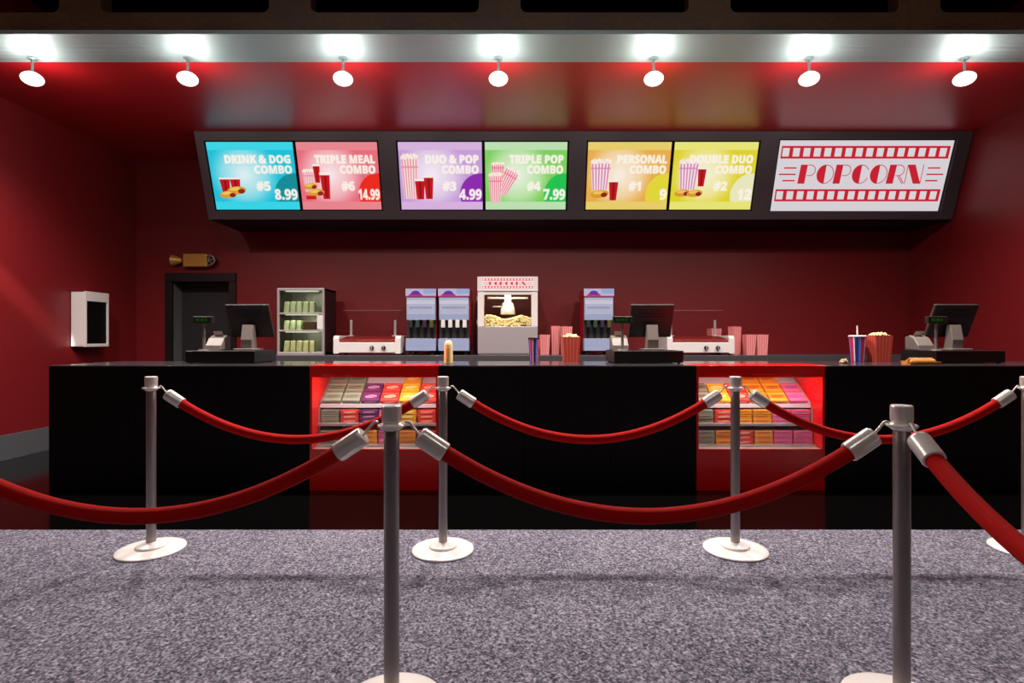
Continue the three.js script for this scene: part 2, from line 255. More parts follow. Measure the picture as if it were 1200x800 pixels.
const signTex = canvas(1024, 424, (c, W, H) => {
  c.fillStyle = '#f0eaf0'; c.fillRect(0, 0, W, H); const red = '#dc2638'; c.fillStyle = red;
  for (const y of [32, 290]) { c.fillRect(14, y, 996, 74); c.fillStyle = '#f4eef2'; for (let i = 0; i < 16; i++) c.fillRect(22 + i * 62, y + 12, 40, 50); c.fillStyle = red; }
  for (const [y, l] of [[158, 74], [196, 100], [234, 74]]) { c.fillRect(120 - l, y, l, 8); c.fillRect(904, y, l, 8); }
  const top = 142, bot = 256, h = bot - top, thin = 4; c.strokeStyle = red; c.lineWidth = thin; let x = 138;
  const bar = w => { c.beginPath(); c.moveTo(x + 6, top); c.lineTo(x + w, top); c.lineTo(x + w - 4, bot); c.lineTo(x, bot); c.fill(); };
  const P = leg => { bar(46); c.beginPath(); c.moveTo(x + 48, top + 2); c.lineTo(x + 64, top + 2); c.arc(x + 64, top + h * 0.3, h * 0.28, -Math.PI / 2, Math.PI / 2); c.lineTo(x + 48, top + h * 0.58); c.stroke(); if (leg) { c.beginPath(); c.moveTo(x + 62, top + h * 0.58); c.lineTo(x + 98, bot); c.moveTo(x + 74, top + h * 0.58); c.lineTo(x + 106, bot - 2); c.stroke(); } x += 104; };
  const O = open => { const cx = x + 54, cy = (top + bot) / 2; c.beginPath(); c.ellipse(cx, cy, 50, h / 2, 0, Math.PI / 2, Math.PI * 1.5); c.fill(); c.beginPath(); if (open) { c.ellipse(cx, cy, 50, h / 2 - 2, 0, -Math.PI / 2, -0.5); c.moveTo(cx + 44, bot - 28); c.ellipse(cx, cy, 50, h / 2 - 2, 0, 0.5, Math.PI / 2); } else c.ellipse(cx, cy, 50, h / 2 - 2, 0, -Math.PI / 2, Math.PI / 2); c.stroke(); x += 108; };
  P(); O(); P(); O(true); O(); P(true); x += 6; c.beginPath(); c.moveTo(x, top); c.lineTo(x + 46, top); c.lineTo(x + 98, bot); c.lineTo(x + 54, bot); c.fill(); c.beginPath(); c.moveTo(x + 3, top); c.lineTo(x + 3, bot); c.moveTo(x + 96, top); c.lineTo(x + 96, bot); c.stroke();
});
{
  const w = 2.005, h = FL * 0.81, t = thing('popcorn_sign', 'white lit sign reading POPCORN in red with film strip borders', 'sign', faceAt(4.07, 0.5, -0.022)); t.rotation.x = TILT;
  part('case', B(-w / 2, w / 2, -h / 2, h / 2, -0.02, 0, 0.003), M.bezel, t);
  const f = part('sign_face', new THREE.PlaneGeometry(w - 0.012, h - 0.012), std({ color: 0x080808, emissive: 0xffffff, emissiveMap: signTex, emissiveIntensity: SCREEN_GLOW * 0.8, roughness: 0.35 }), t); f.position.z = 0.0015;
}
// ---------------------------------------------------------------- front counter
const CT = 0.985, ZF = -4.29, ZK = -5.09;
for (const [x0, x1, label, seams] of [[-3.64, -1.592, 'black counter block at the left end of the row', 3], [-0.578, 1.448, 'black counter block between the two red display cases', 3], [2.462, XR - 0.02, 'black counter block right of the red display cases', 4]]) {
  const c = (x0 + x1) / 2, w = x1 - x0, t = thing('counter', label, 'counter', [c, 0, ZF], 0, 'black counter blocks');
  part('body', B(-w / 2, w / 2, 0, CT - 0.014, ZK - ZF + 0.01, -0.012, 0.002), M.black, t);
  for (let i = 0; i < seams; i++) part('front_panel', B(-w / 2 + w * i / seams + 0.0015, -w / 2 + w * (i + 1) / seams - 0.0015, 0.004, CT - 0.018, -0.012, 0, 0.002), M.black, t);
  part('worktop', B(-w / 2, w / 2, CT - 0.014, CT, ZK - ZF, 0.008, 0.003), M.top, t);
}
// ---------------------------------------------------------------- red display cases with candy
const candyTone = { grey: ['grey-green', '#7c8270', '#a9ad98', '#5b6352'], purple: ['purple', '#5a1f52', '#7c3a74', '#e0b0d0'], red: ['red', '#d0302c', '#e86a58', '#f6d8c0'], pink: ['pink', '#d65a86', '#e88aa8', '#8a50a8'], yellow: ['yellow', '#e0a41c', '#f0c648', '#fff0b0'], orange: ['orange', '#d98a1e', '#ecb045', '#b04a10'] };
for (const k of Object.keys(candyTone)) {
  const [, a, b, c3] = candyTone[k];
  const tex = canvas(128, 128, (c, W, H) => { c.fillStyle = a; c.fillRect(0, 0, W, H); c.fillStyle = b; c.fillRect(0, 14, W, 16); c.fillRect(0, 96, W, 12); c.fillStyle = c3; c.beginPath(); c.ellipse(64, 62, 44, 20, -0.15, 0, 7); c.fill(); c.fillStyle = a; c.fillRect(34, 56, 60, 10); });
  candyTone[k].mat = std({ map: tex, roughness: 0.45 });
}
const shelfPlan = [
  { who: 'left', x: -1.085, rows: [3, 3, 2, 2, 3, 2], top: ['grey', 'grey', 'purple', 'red', 'yellow', 'red'], mid: ['grey', 'red', 'purple', 'pink', 'yellow', 'red'], low: ['grey', 'red', 'orange', 'pink', 'orange', 'red'] },
  { who: 'right', x: 1.955, rows: [2, 2, 2, 3, 3, 2], top: ['grey', 'yellow', 'red', 'orange', 'orange', 'pink'], mid: ['grey', 'red', 'orange', 'orange', 'pink', 'pink'], low: ['grey', 'orange', 'red', 'orange', 'pink', 'pink'] },
];
const ordinal = ['leftmost', 'second', 'third', 'fourth', 'fifth', 'rightmost'];
const candyGeo = new RoundedBoxGeometry(0.146, 0.037, 0.12, 1, 0.003), candySlope = new RoundedBoxGeometry(0.146, 0.032, 0.108, 1, 0.003);
for (const p of shelfPlan) {
  const hw = 0.505, t = thing('display_case', `red candy display case, the ${p.who} one of the two between black counters`, 'display case', [p.x, 0, ZF], 0, 'red display cases');
  part('base_front', B(-hw, hw, 0, 0.325, -0.03, 0, 0.003), M.red, t);
  part('side_panel', B(-hw, -hw + 0.018, 0, CT - 0.001, -0.79, -0.001, 0.002), M.red, t);
  part('side_panel', B(hw - 0.018, hw, 0, CT - 0.001, -0.79, -0.001, 0.002), M.red, t);
  part('top_panel', B(-hw, hw, 0.915, CT - 0.014, -0.795, 0.002, 0.003), M.red, t);
  part('top_lip', B(-hw, hw, CT - 0.014, CT, -0.33, 0.004, 0.003), M.red, t);
  part('worktop', B(-hw, hw, CT - 0.014, CT, -0.8, -0.33, 0.002), M.top, t);
  part('back_panel', B(-hw + 0.018, hw - 0.018, 0.01, 0.915, -0.79, -0.775), M.inside, t);
  part('case_floor', B(-hw + 0.018, hw - 0.018, 0.305, 0.325, -0.775, -0.03), M.inside, t);
  const iw = hw - 0.02;
  part('shelf', [B(-iw, iw, 0.331, 0.341, -0.6, -0.1), B(-iw, iw, 0.326, 0.345, -0.102, -0.09, 0.002)], M.silver, t);
  part('shelf', [B(-iw, iw, 0.496, 0.506, -0.6, -0.13), B(-iw, iw, 0.49, 0.514, -0.132, -0.12, 0.002)], M.silver, t);
  const ang = Math.atan2(0.226, 0.32);
  const sl = new THREE.BoxGeometry(iw * 2, 0.01, 0.4); sl.rotateX(ang); sl.translate(0, 0.758, -0.335);
  part('sloped_shelf', [sl, B(-iw, iw, 0.632, 0.662, -0.175, -0.163, 0.002), B(-iw, iw, 0.868, 0.915, -0.52, -0.505, 0.002)], M.tray, t);
  for (const s of [-1, 1]) { const e = new THREE.BoxGeometry(0.012, 0.03, 0.42); e.rotateX(ang); e.translate(s * (iw - 0.007), 0.775, -0.335); part('side_trim', [e, B(s * (iw - 0.007) - 0.006, s * (iw - 0.007) + 0.006, 0.345, 0.632, -0.15, -0.138)], M.silver, t); }
  part('window_lip', B(-iw, iw, 0.89, 0.9155, -0.026, -0.018, 0.002), M.red, t);
  part('light_bar', B(-iw + 0.03, iw - 0.03, 0.9, 0.915, -0.062, -0.032, 0.003), std({ color: 0xffffff, emissive: 0xfff0e4, emissiveIntensity: 1.2, roughness: 0.4 }), t);
  const l = new THREE.RectAreaLight(0xfff0e4, 60, 0.9, 0.03); l.position.set(0, 0.898, -0.047); l.rotation.x = -Math.PI / 2 + 0.25; t.add(l);
  part('glass_front', B(-iw, iw, 0.327, 0.914, -0.012, -0.008), M.glass, t);
  for (const [shelf, cols] of [['top', p.top], ['middle', p.mid], ['bottom', p.low]]) cols.forEach((k, ci) => {
    const same = cols.filter(q => q === k).length > 1, x = p.x + (ci - 2.5) * 0.157;
    for (let j = 0; j < (shelf === 'top' ? p.rows[ci] : 3); j++) {
      const where = shelf === 'top' ? ['front row', 'middle row', 'back row'][j] + ' of the sloped top shelf' : `${['bottom', 'middle', 'top'][j]} of its stack on the ${shelf} shelf`;
      const m = solo('candy_box', shelf === 'top' ? candySlope : candyGeo, candyTone[k].mat, `${candyTone[k][0]} candy box, ${same ? ordinal[ci] + ' column, ' : ''}${where}, ${p.who} display case`, 'candy box', `candy boxes in the ${p.who} display case`);
      if (shelf === 'top') { const u = -0.12 + j * 0.116; m.rotation.x = ang; m.position.set(x, 0.758 + Math.sin(ang) * u + Math.cos(ang) * 0.0215, ZF - 0.335 - Math.cos(ang) * u + Math.sin(ang) * 0.0215); }
      else m.position.set(x + (R() - 0.5) * 0.004, (shelf === 'middle' ? 0.506 : 0.341) + 0.0188 + j * 0.0374, ZF - (shelf === 'middle' ? 0.2 : 0.175) - R() * 0.008);
    }
  });
}
// ---------------------------------------------------------------- back counter
const BT = 0.995, ZBF = -6.5;
{
  const t = thing('back_counter', 'long grey back counter along the red wall carrying the machines', 'counter', [1.05, 0, ZBF]);
  part('body', B(-4.13, 4.13, 0, BT - 0.04, -0.725, -0.03, 0.003), M.charcoal, t);
  part('worktop', B(-4.15, 4.15, BT - 0.09, BT, -0.73, 0, 0.006), M.greyTop, t);
}
// ---------------------------------------------------------------- stanchions and ropes
const SP = 1.648, ringY = 0.918;
function stanchion(x, z, label) {
  const t = thing('stanchion', label, 'stanchion', [x, 0.004, z], 0, 'rope barrier posts');
  part('base', lathe([[0, 0], [0.17, 0], [0.174, 0.004], [0.172, 0.012], [0.15, 0.018], [0.1, 0.022], [0, 0.022]], 64), M.enamel, t);
  part('base_collar', lathe([[0, 0.02], [0.078, 0.02], [0.078, 0.03], [0.07, 0.036], [0.03, 0.044], [0.028, 0.05], [0, 0.05]], 48), M.enamel, t);
  part('pole', lathe([[0, 0.045], [0.0245, 0.045], [0.0245, 0.93], [0, 0.93]], 40), M.steel, t);
  part('cap', lathe([[0, 0.92], [0.027, 0.92], [0.032, 0.932], [0.032, 0.974], [0.029, 0.98], [0.0, 0.98]], 40), M.chrome, t);
  part('ring', [(() => { const g = new THREE.TorusGeometry(0.041, 0.0045, 8, 40); g.rotateX(Math.PI / 2); g.translate(0, ringY - 0.004, 0); return g; })(), lathe([[0.024, ringY - 0.02], [0.034, ringY - 0.014], [0.036, ringY - 0.004], [0.034, ringY + 0.004], [0.024, ringY + 0.006]], 36)], M.chrome, t);
}
const zFar = -3.08, zNear = -1.764, xs = [-2.035, -0.389, 1.259, 2.905];
stanchion(xs[0], zFar, 'steel rope post in the back row in front of the left black counter');
stanchion(xs[1], zFar, 'steel rope post in the back row right of the left display case');
stanchion(xs[2], zFar, 'steel rope post in the back row before the right display case');
stanchion(xs[3], zFar, 'steel rope post in the back row at the right edge');
stanchion(xs[1], zNear, 'near steel rope post with a bright cap in front of the left display case');
stanchion(xs[2], zNear, 'near steel rope post at the right in front of the black counter');
stanchion(xs[0] - 0.01, zNear, 'near steel rope post just beyond the left edge of the picture');
stanchion(1.01, -0.13, 'steel rope post beside the viewer beyond the right edge of the picture');
function rope(a, b, sag, label) {
  const A = new THREE.Vector3(a[0], ringY, a[1]), Bv = new THREE.Vector3(b[0], ringY, b[1]), dir = Bv.clone().sub(A).normalize();
  A.addScaledVector(dir, 0.045); Bv.addScaledVector(dir, -0.045);
  const L = A.distanceTo(Bv), mid = A.clone().add(Bv).multiplyScalar(0.5);
  const t = thing('velvet_rope', label, 'rope', [mid.x, 0, mid.z], Math.atan2(-dir.z, dir.x), 'red velvet barrier ropes');
  const at = u => new THREE.Vector3((u - 0.5) * L, ringY - 4 * sag * u * (1 - u), 0);
  class Arc extends THREE.Curve { constructor(u0, u1) { super(); this.u0 = u0; this.u1 = u1; } getPoint(s, v = new THREE.Vector3()) { return v.copy(at(this.u0 + (this.u1 - this.u0) * s)); } }
  part('rope_body', new THREE.TubeGeometry(new Arc(0.045, 0.955), 80, 0.0255, 20), M.velvet, t);
  for (const s of [0, 1]) {
    const u0 = s ? 1 - 0.028 : 0.028, u1 = s ? 1 - 0.082 : 0.082, p0 = at(u0), p1 = at(u1), d = p1.clone().sub(p0), len = d.length(); d.normalize();
    const g = lathe([[0, 0], [0.024, 0], [0.031, 0.004], [0.0325, 0.01], [0.0325, len - 0.004], [0.0305, len], [0.02, len]], 32);
    g.applyQuaternion(new THREE.Quaternion().setFromUnitVectors(new THREE.Vector3(0, 1, 0), d)); g.translate(p0.x, p0.y, p0.z);
    part('end_cap', g, M.chrome, t);
    const o = s ? 1 : -1, e = at(s ? 1 : 0);
    const h = new THREE.TubeGeometry(new THREE.CatmullRomCurve3([at(s ? 0.966 : 0.034), at(s ? 0.982 : 0.018).add(new THREE.Vector3(0, 0.012, 0)), new THREE.Vector3(e.x - o * 0.008, ringY + 0.0125, 0), new THREE.Vector3(e.x + o * 0.002, ringY + 0.0093, 0)]), 24, 0.0044, 8);
    part('hook', h, M.chrome, t);
  }
}
rope([xs[0], zFar], [xs[1], zFar], 0.29, 'red velvet rope in the back row across the left display case');
rope([xs[1], zFar], [xs[2], zFar], 0.29, 'red velvet rope in the back row across the middle black counter');
rope([xs[2], zFar], [xs[3], zFar], 0.29, 'red velvet rope in the back row right of the right display case');
rope([xs[0] - 0.01, zNear], [xs[1], zNear], 0.293, 'near red velvet rope leaving the left edge of the picture');
rope([xs[1], zNear], [xs[2], zNear], 0.293, 'near red velvet rope across the middle of the picture');
rope([xs[2], zNear], [1.01, -0.13], 0.25, 'near red velvet rope coming towards the viewer at the right edge');

// ---------------------------------------------------------------- cash registers
const digits = canvas(128, 48, (c, W, H) => { c.fillStyle = '#041006'; c.fillRect(0, 0, W, H); c.fillStyle = '#2fae2c'; for (let i = 0; i < 5; i++) { const x = 14 + i * 21; c.fillRect(x, 10, 12, 4); c.fillRect(x, 22, 12, 4); c.fillRect(x, 34, 12, 4); if (i % 2) c.fillRect(x, 10, 4, 26); else c.fillRect(x + 9, 10, 4, 28); } });
const digitMat = std({ color: 0x050505, emissive: 0xffffff, emissiveMap: digits, emissiveIntensity: 0.22, roughness: 0.3 });
for (const [x, label] of [[-2.462, 'dark cash register standing on the left black counter near the door'], [1.154, 'dark cash register on the middle black counter beside the soda machine'], [3.865, 'dark cash register on the right black counter by the hot dog']]) {
  const t = thing('cash_register', label, 'cash register', [x, CT, -4.6], 0, 'cash registers');
  const d = part('cash_drawer', B(-0.2925, 0.2925, 0.008, 0.108, -0.42, 0, 0.006), M.posDark, t);
  for (const [fx, fz] of [[-0.26, -0.03], [0.26, -0.03], [-0.26, -0.39], [0.26, -0.39]]) part('foot', cyl(0.014, 0.014, 0.009, fx, 0.0045, fz, 12), M.dark, d);
  part('stand', [sidePrism([[-0.26, 0.108], [-0.36, 0.108], [-0.35, 0.16], [-0.325, 0.335], [-0.28, 0.335], [-0.25, 0.2]], 0.05, 0.15, 0.006), B(0.01, 0.19, 0.107, 0.122, -0.4, -0.2, 0.005)], M.posLight, t);
  const m = new THREE.Group(); m.name = 'monitor'; m.position.set(0.1, 0.365, -0.335); m.rotation.x = 0.42; t.add(m);
  part('shell', B(-0.193, 0.193, -0.15, 0.165, -0.012, 0.016, 0.008), M.posShell, m);
  part('screen_bezel', B(-0.188, 0.188, -0.146, 0.161, -0.02, -0.0125, 0.003), M.posLight, m);
  part('rear_vent', [0, 1, 2, 3].map(i => B(-0.12, 0.12, 0.05 + i * 0.022, 0.058 + i * 0.022, 0.014, 0.019)), M.posDark, m);
  part('display_pole', [cyl(0.011, 0.013, 0.25, -0.2, 0.232, -0.12, 16), cyl(0.04, 0.045, 0.012, -0.2, 0.113, -0.12, 24)], M.posLight, t);
  const p = part('customer_display', B(-0.285, -0.115, 0.342, 0.402, -0.14, -0.098, 0.006), M.posShell, t);
  const face = part('display_digits', new THREE.PlaneGeometry(0.13, 0.042), digitMat, p); face.position.set(-0.21, 0.372, -0.0968);
  const pr = part('receipt_printer', sidePrism([[-0.24, 0.108], [-0.41, 0.108], [-0.41, 0.225], [-0.36, 0.24], [-0.3, 0.215], [-0.245, 0.15]], -0.262, -0.118, 0.008), M.posLight, t);
  part('paper_slip', (() => { const g = new THREE.PlaneGeometry(0.08, 0.07, 1, 4); const a = g.attributes.position; for (let i = 0; i < a.count; i++) a.setZ(i, 0.25 * (a.getY(i) + 0.035) ** 2 * 6); g.rotateX(0.5); g.translate(-0.19, 0.25, -0.34); return g; })(), M.paper, pr);
}
// ---------------------------------------------------------------- soda dispensers
const sodaHead = canvas(256, 64, (c, W, H) => { c.fillStyle = '#b2bcdc'; c.fillRect(0, 0, W, H); c.fillStyle = '#93aedc'; c.fillRect(150, 0, 106, 40); c.fillStyle = '#c01848'; c.beginPath(); c.ellipse(84, 62, 62, 30, 0, Math.PI, 0); c.fill(); c.fillStyle = '#4a34b8'; c.beginPath(); c.ellipse(84, 44, 40, 28, 0, Math.PI, 0); c.fill(); c.fillStyle = '#b04a94'; c.fillRect(0, 56, W, 8); });
const sodaPanel = canvas(256, 200, (c, W, H) => { c.fillStyle = '#a9b6d4'; c.fillRect(0, 0, W, H); c.fillStyle = '#93a4c8'; c.fillRect(0, 150, W, 50); c.fillStyle = '#c3cce0'; c.fillRect(0, 24, W, 34); c.fillStyle = '#7c84a6'; for (let i = 0; i < 11; i++) c.fillRect(24 + i * 19, 84, 13, 15); c.fillStyle = '#a3a9c4'; c.fillRect(20, 80, 216, 3); });
const sodaHeadMat = std({ map: sodaHead, roughness: 0.35 }), sodaPanelMat = std({ map: sodaPanel, roughness: 0.35 });
const tapMats = ['#20302e', '#2c443a', '#352338', '#50501f'].map(h => std({ color: h, roughness: 0.4 }));
for (const [x, w, white, label] of [[-1.1, 0.375, false, 'soda dispenser with dark levers, left one of the pair beside the popcorn machine'], [-0.703, 0.385, true, 'soda dispenser with four white levers next to the popcorn machine'], [1.05, 0.372, false, 'soda dispenser standing alone behind the middle cash register']]) {
  const h2 = w / 2, t = thing('soda_dispenser', label, 'soda machine', [x, BT, -6.6], 0, 'soda dispensers');
  part('cabinet', B(-h2 + 0.008, h2 - 0.008, 0.04, 0.8, -0.45, -0.06, 0.008), M.sodaSide, t);
  part('header', B(-h2, h2, 0.7, 0.805, -0.45, 0.012, 0.008), M.sodaSide, t);
  const hp = part('header_panel', new THREE.PlaneGeometry(w - 0.008, 0.097), sodaHeadMat, t, 'pale header with red and blue emblem'); hp.position.set(0, 0.7525, 0.0135);
  part('front_body', B(-h2 + 0.012, h2 - 0.012, 0.42, 0.7, -0.07, 0, 0.006), M.sodaFront, t);
  const fp = part('front_panel', new THREE.PlaneGeometry(w - 0.035, 0.27), sodaPanelMat, t); fp.position.set(0, 0.56, 0.0015);
  part('recess_back', B(-h2 + 0.012, h2 - 0.012, 0.2, 0.42, -0.09, -0.058), M.charcoal, t);
  for (let i = 0; i < 4; i++) {
    const nx = (i - 1.5) * w * 0.225;
    const nz = part('nozzle', [cyl(0.02, 0.013, 0.07, nx, 0.315, -0.02, 16), B(nx - 0.017, nx + 0.017, 0.2, 0.3, -0.055, -0.038, 0.004)], M.posDark, t);
    part('lever', B(nx - 0.024, nx + 0.024, 0.33, 0.425, -0.045, 0.012, 0.008), white ? M.white : tapMats[i], nz);
  }
  part('drip_tray', [B(-h2 + 0.006, h2 - 0.006, 0.05, 0.2, -0.1, 0.02, 0.006)], M.sodaFront, t);
  part('tray_grate', [...Array(9).keys()].map(i => B(-h2 + 0.03 + i * (w - 0.06) / 9, -h2 + 0.04 + i * (w - 0.06) / 9, 0.2, 0.206, -0.05, 0.012)), M.steel, t);
  for (const sx of [-1, 1]) for (const sz of [-0.4, -0.03]) part('foot', cyl(0.02, 0.024, 0.05, sx * (h2 - 0.05), 0.025, sz, 14), M.posDark, t);
}
// ---------------------------------------------------------------- popcorn machine
const kernel = (() => { const r = rng(4), parts = []; for (let i = 0; i < 4; i++) { const g = new THREE.IcosahedronGeometry(0.0085 + r() * 0.004, 0); g.translate((r() - 0.5) * 0.016, (r() - 0.5) * 0.012, (r() - 0.5) * 0.016); parts.push(g); } return merge(parts); })();
{
  const t = thing('popcorn_machine', 'white popcorn machine with a red lettered header and hanging kettle', 'popcorn machine', [-0.052, BT, -6.55]);
  const w = 0.36;
  part('base', B(-w, w, 0.02, 0.345, -0.5, 0, 0.006), M.machineSteel, t);
  part('base_plinth', B(-w + 0.004, w - 0.004, 0, 0.06, -0.497, -0.003, 0.004), M.steel, t);
  part('header', B(-w - 0.004, w + 0.004, 0.765, 0.942, -0.505, 0.01, 0.006), M.white, t);
  const hp = part('header_sign', new THREE.PlaneGeometry(0.62, 0.15), std({ map: signTex, roughness: 0.5 }), t, 'white panel reading POPCORN in red'); hp.position.set(0, 0.855, 0.0115);
  for (const sx of [-1, 1]) { part('post', B(sx > 0 ? w - 0.075 : -w, sx > 0 ? w : -w + 0.075, 0.345, 0.765, -0.06, 0, 0.004), M.white, t); part('post', B(sx > 0 ? w - 0.03 : -w, sx > 0 ? w : -w + 0.03, 0.345, 0.765, -0.5, -0.47, 0.004), M.white, t); }
  part('front_rail', B(-w + 0.075, w - 0.075, 0.725, 0.765, -0.04, -0.006, 0.003), M.white, t);
  part('glass_front', B(-w + 0.075, w - 0.075, 0.36, 0.725, -0.03, -0.026), M.glass, t);
  for (const sx of [-1, 1]) part('glass_side', B(sx * (w - 0.008) - 0.002, sx * (w - 0.008) + 0.002, 0.345, 0.765, -0.47, -0.06), M.glass, t);
  const k = part('kettle', (() => { const g = lathe([[0, 0.5], [0.085, 0.5], [0.092, 0.51], [0.088, 0.56], [0.07, 0.63], [0.062, 0.645], [0, 0.65]], 40); g.translate(0, -0.005, -0.2); return g; })(), M.kettle, t);
  part('kettle_neck', B(-0.042, 0.042, 0.64, 0.765, -0.235, -0.165, 0.006), M.white, k);
  part('hanging_rod', [cyl(0.013, 0.013, 0.5, 0, 0.7, -0.2, 14, 'x')], M.white, k);
  part('kettle_handle', cyl(0.008, 0.008, 0.11, -0.13, 0.59, -0.17, 10, 'x'), M.steel, k);
  for (const y of [0.4, 0.68]) part('hinge', cyl(0.01, 0.01, 0.05, -w - 0.004, y, -0.01, 12), M.steel, t);
  part('lamp_strip', B(-0.2, 0.2, 0.752, 0.765, -0.075, -0.045, 0.003), std({ color: 0xffffff, emissive: 0xfff2d8, emissiveIntensity: 1.5 }), t);
  const l = new THREE.RectAreaLight(0xfff2d8, 50, 0.4, 0.03); l.position.set(0, 0.75, -0.06); l.rotation.x = -Math.PI / 2; t.add(l);
  const hgt = (x, z) => 0.075 + 0.04 * Math.exp(-(((x + 0.2) / 0.12) ** 2)) + 0.032 * Math.exp(-(((x - 0.17) / 0.16) ** 2)) + 0.012 * Math.sin(17 * x + 9 * z) - 0.008 * Math.exp(-((x / 0.1) ** 2));
  const list = [], r = rng(33), mx = new THREE.Matrix4(), q = new THREE.Quaternion(), e = new THREE.Euler();
  for (let i = 0; i < 1900; i++) { const x = (r() - 0.5) * 0.64, z = -0.045 - (r() ** 1.5) * 0.4, y = z > -0.1 && i % 3 ? 0.008 + r() * hgt(x, z) : Math.max(0.012, hgt(x, z) - (i % 6) * 0.014); e.set(r() * 6, r() * 6, r() * 6); mx.compose(new THREE.Vector3(x, y, z), q.setFromEuler(e), new THREE.Vector3(1, 1, 1).multiplyScalar(0.85 + r() * 0.4)); list.push(mx.clone()); }
  const im = new THREE.InstancedMesh(kernel, M.pop, list.length); list.forEach((m, i) => im.setMatrixAt(i, m)); im.name = 'popcorn_heap'; im.position.set(-0.052, BT + 0.345, -6.55); im.castShadow = im.receiveShadow = true;
  im.userData = { kind: 'stuff', label: 'yellow heap of popcorn inside the popcorn machine', category: 'popcorn' }; scene.add(im);
}
// ---------------------------------------------------------------- food warmer and packets
{
  const t = thing('food_warmer', 'steel food warmer cabinet with three glazed shelves of packets', 'warmer', [-2.555, BT, -6.6]);
  const w = 0.285, H = 0.81;
  part('back_panel', B(-w + 0.01, w - 0.01, 0.02, H - 0.01, -0.45, -0.435), M.silver, t);
  part('side_panel', B(-w, -w + 0.012, 0.0, H, -0.45, -0.03, 0.003), M.dark, t);
  part('side_panel', B(w - 0.012, w, 0.0, H, -0.45, -0.03, 0.003), M.dark, t);
  part('top_panel', B(-w, w, H - 0.03, H, -0.45, 0, 0.004), M.silver, t);
  part('bottom_panel', B(-w, w, 0, 0.035, -0.45, 0, 0.004), M.silver, t);
  for (const s of [-1, 1]) part('front_post', B(s * (w - 0.0125) - 0.0125, s * (w - 0.0125) + 0.0125, 0.035, H - 0.03, -0.03, 0, 0.003), M.silver, t);
  for (const y of [0.285, 0.495]) part('shelf', B(-w + 0.012, w - 0.012, y, y + 0.018, -0.435, -0.004, 0.003), M.silver, t);
  for (const [y0, y1] of [[0.04, 0.28], [0.31, 0.49], [0.52, 0.775]]) part('glass_door', B(-w + 0.026, w - 0.026, y0, y1, -0.016, -0.012), M.greenGlass, t);
  const glow = std({ color: 0xffffff, emissive: 0xf2f0da, emissiveIntensity: 0.8 });
  for (const y of [H - 0.032, 0.494, 0.284]) {
    part('lamp_strip', B(-0.2, 0.2, y - 0.012, y, -0.06, -0.035, 0.003), glow, t);
    const l = new THREE.RectAreaLight(0xf2f0da, 26, 0.4, 0.025); l.position.set(0, y - 0.0135, -0.0475); l.rotation.x = -Math.PI / 2 + 0.3; t.add(l);
  }
  const mats = { green: std({ color: 0xc2c4a8, roughness: 0.6 }), tan: std({ color: 0xcabb98, roughness: 0.6 }), brown: std({ color: 0x5a3a26, roughness: 0.6 }), card: M.white, dark: std({ color: 0x3a423e, roughness: 0.6 }) };
  const packet = (w2, h2, d2) => { const g = new RoundedBoxGeometry(w2, h2, d2, 3, 0.012); const a = g.attributes.position; for (let i = 0; i < a.count; i++) { const y = a.getY(i) / h2 + 0.5; a.setX(i, a.getX(i) * (1 - 0.12 * y)); a.setZ(i, a.getZ(i) * (1 - 0.45 * y * y)); } g.computeVertexNormals(); return g; };
  const pk = packet(0.062, 0.14, 0.09), pkS = packet(0.062, 0.118, 0.09);
  const word = ['leftmost', 'second', 'third', 'fourth', 'fifth', 'rightmost'];
  const put = (n, geo, mat, x, y, hgt, label, cat) => solo(n, geo, mat, label, cat, 'packets in the food warmer', [-2.555 + x, BT + y + hgt / 2, -6.6 - 0.1]);
  for (let i = 0; i < 5; i++) put('snack_packet', pk, mats.green, -0.2 + i * 0.078, 0.5131, 0.14, `pale green snack packet, ${word[i]} on the top shelf of the food warmer`, 'packet');
  for (let i = 0; i < 3; i++) put('snack_packet', pkS, mats.green, -0.2 + i * 0.076, 0.3031, 0.118, `pale green snack packet, ${word[i]} on the middle shelf of the food warmer`, 'packet');
  put('snack_tray', new RoundedBoxGeometry(0.16, 0.1, 0.14, 2, 0.008), mats.brown, 0.095, 0.3031, 0.1, 'brown snack box on the middle shelf of the food warmer', 'box');
  put('price_card', new RoundedBoxGeometry(0.07, 0.17, 0.004, 1, 0.001), mats.card, 0.235, 0.3115, 0.17, 'blank white card on the right of the warmer middle door', 'card').position.z = -6.6 + 0.002;
  for (let i = 0; i < 5; i++) put('snack_packet', pk, mats.tan, -0.2 + i * 0.078, 0.0351, 0.14, `tan snack packet, ${word[i]} on the bottom shelf of the food warmer`, 'packet');
}
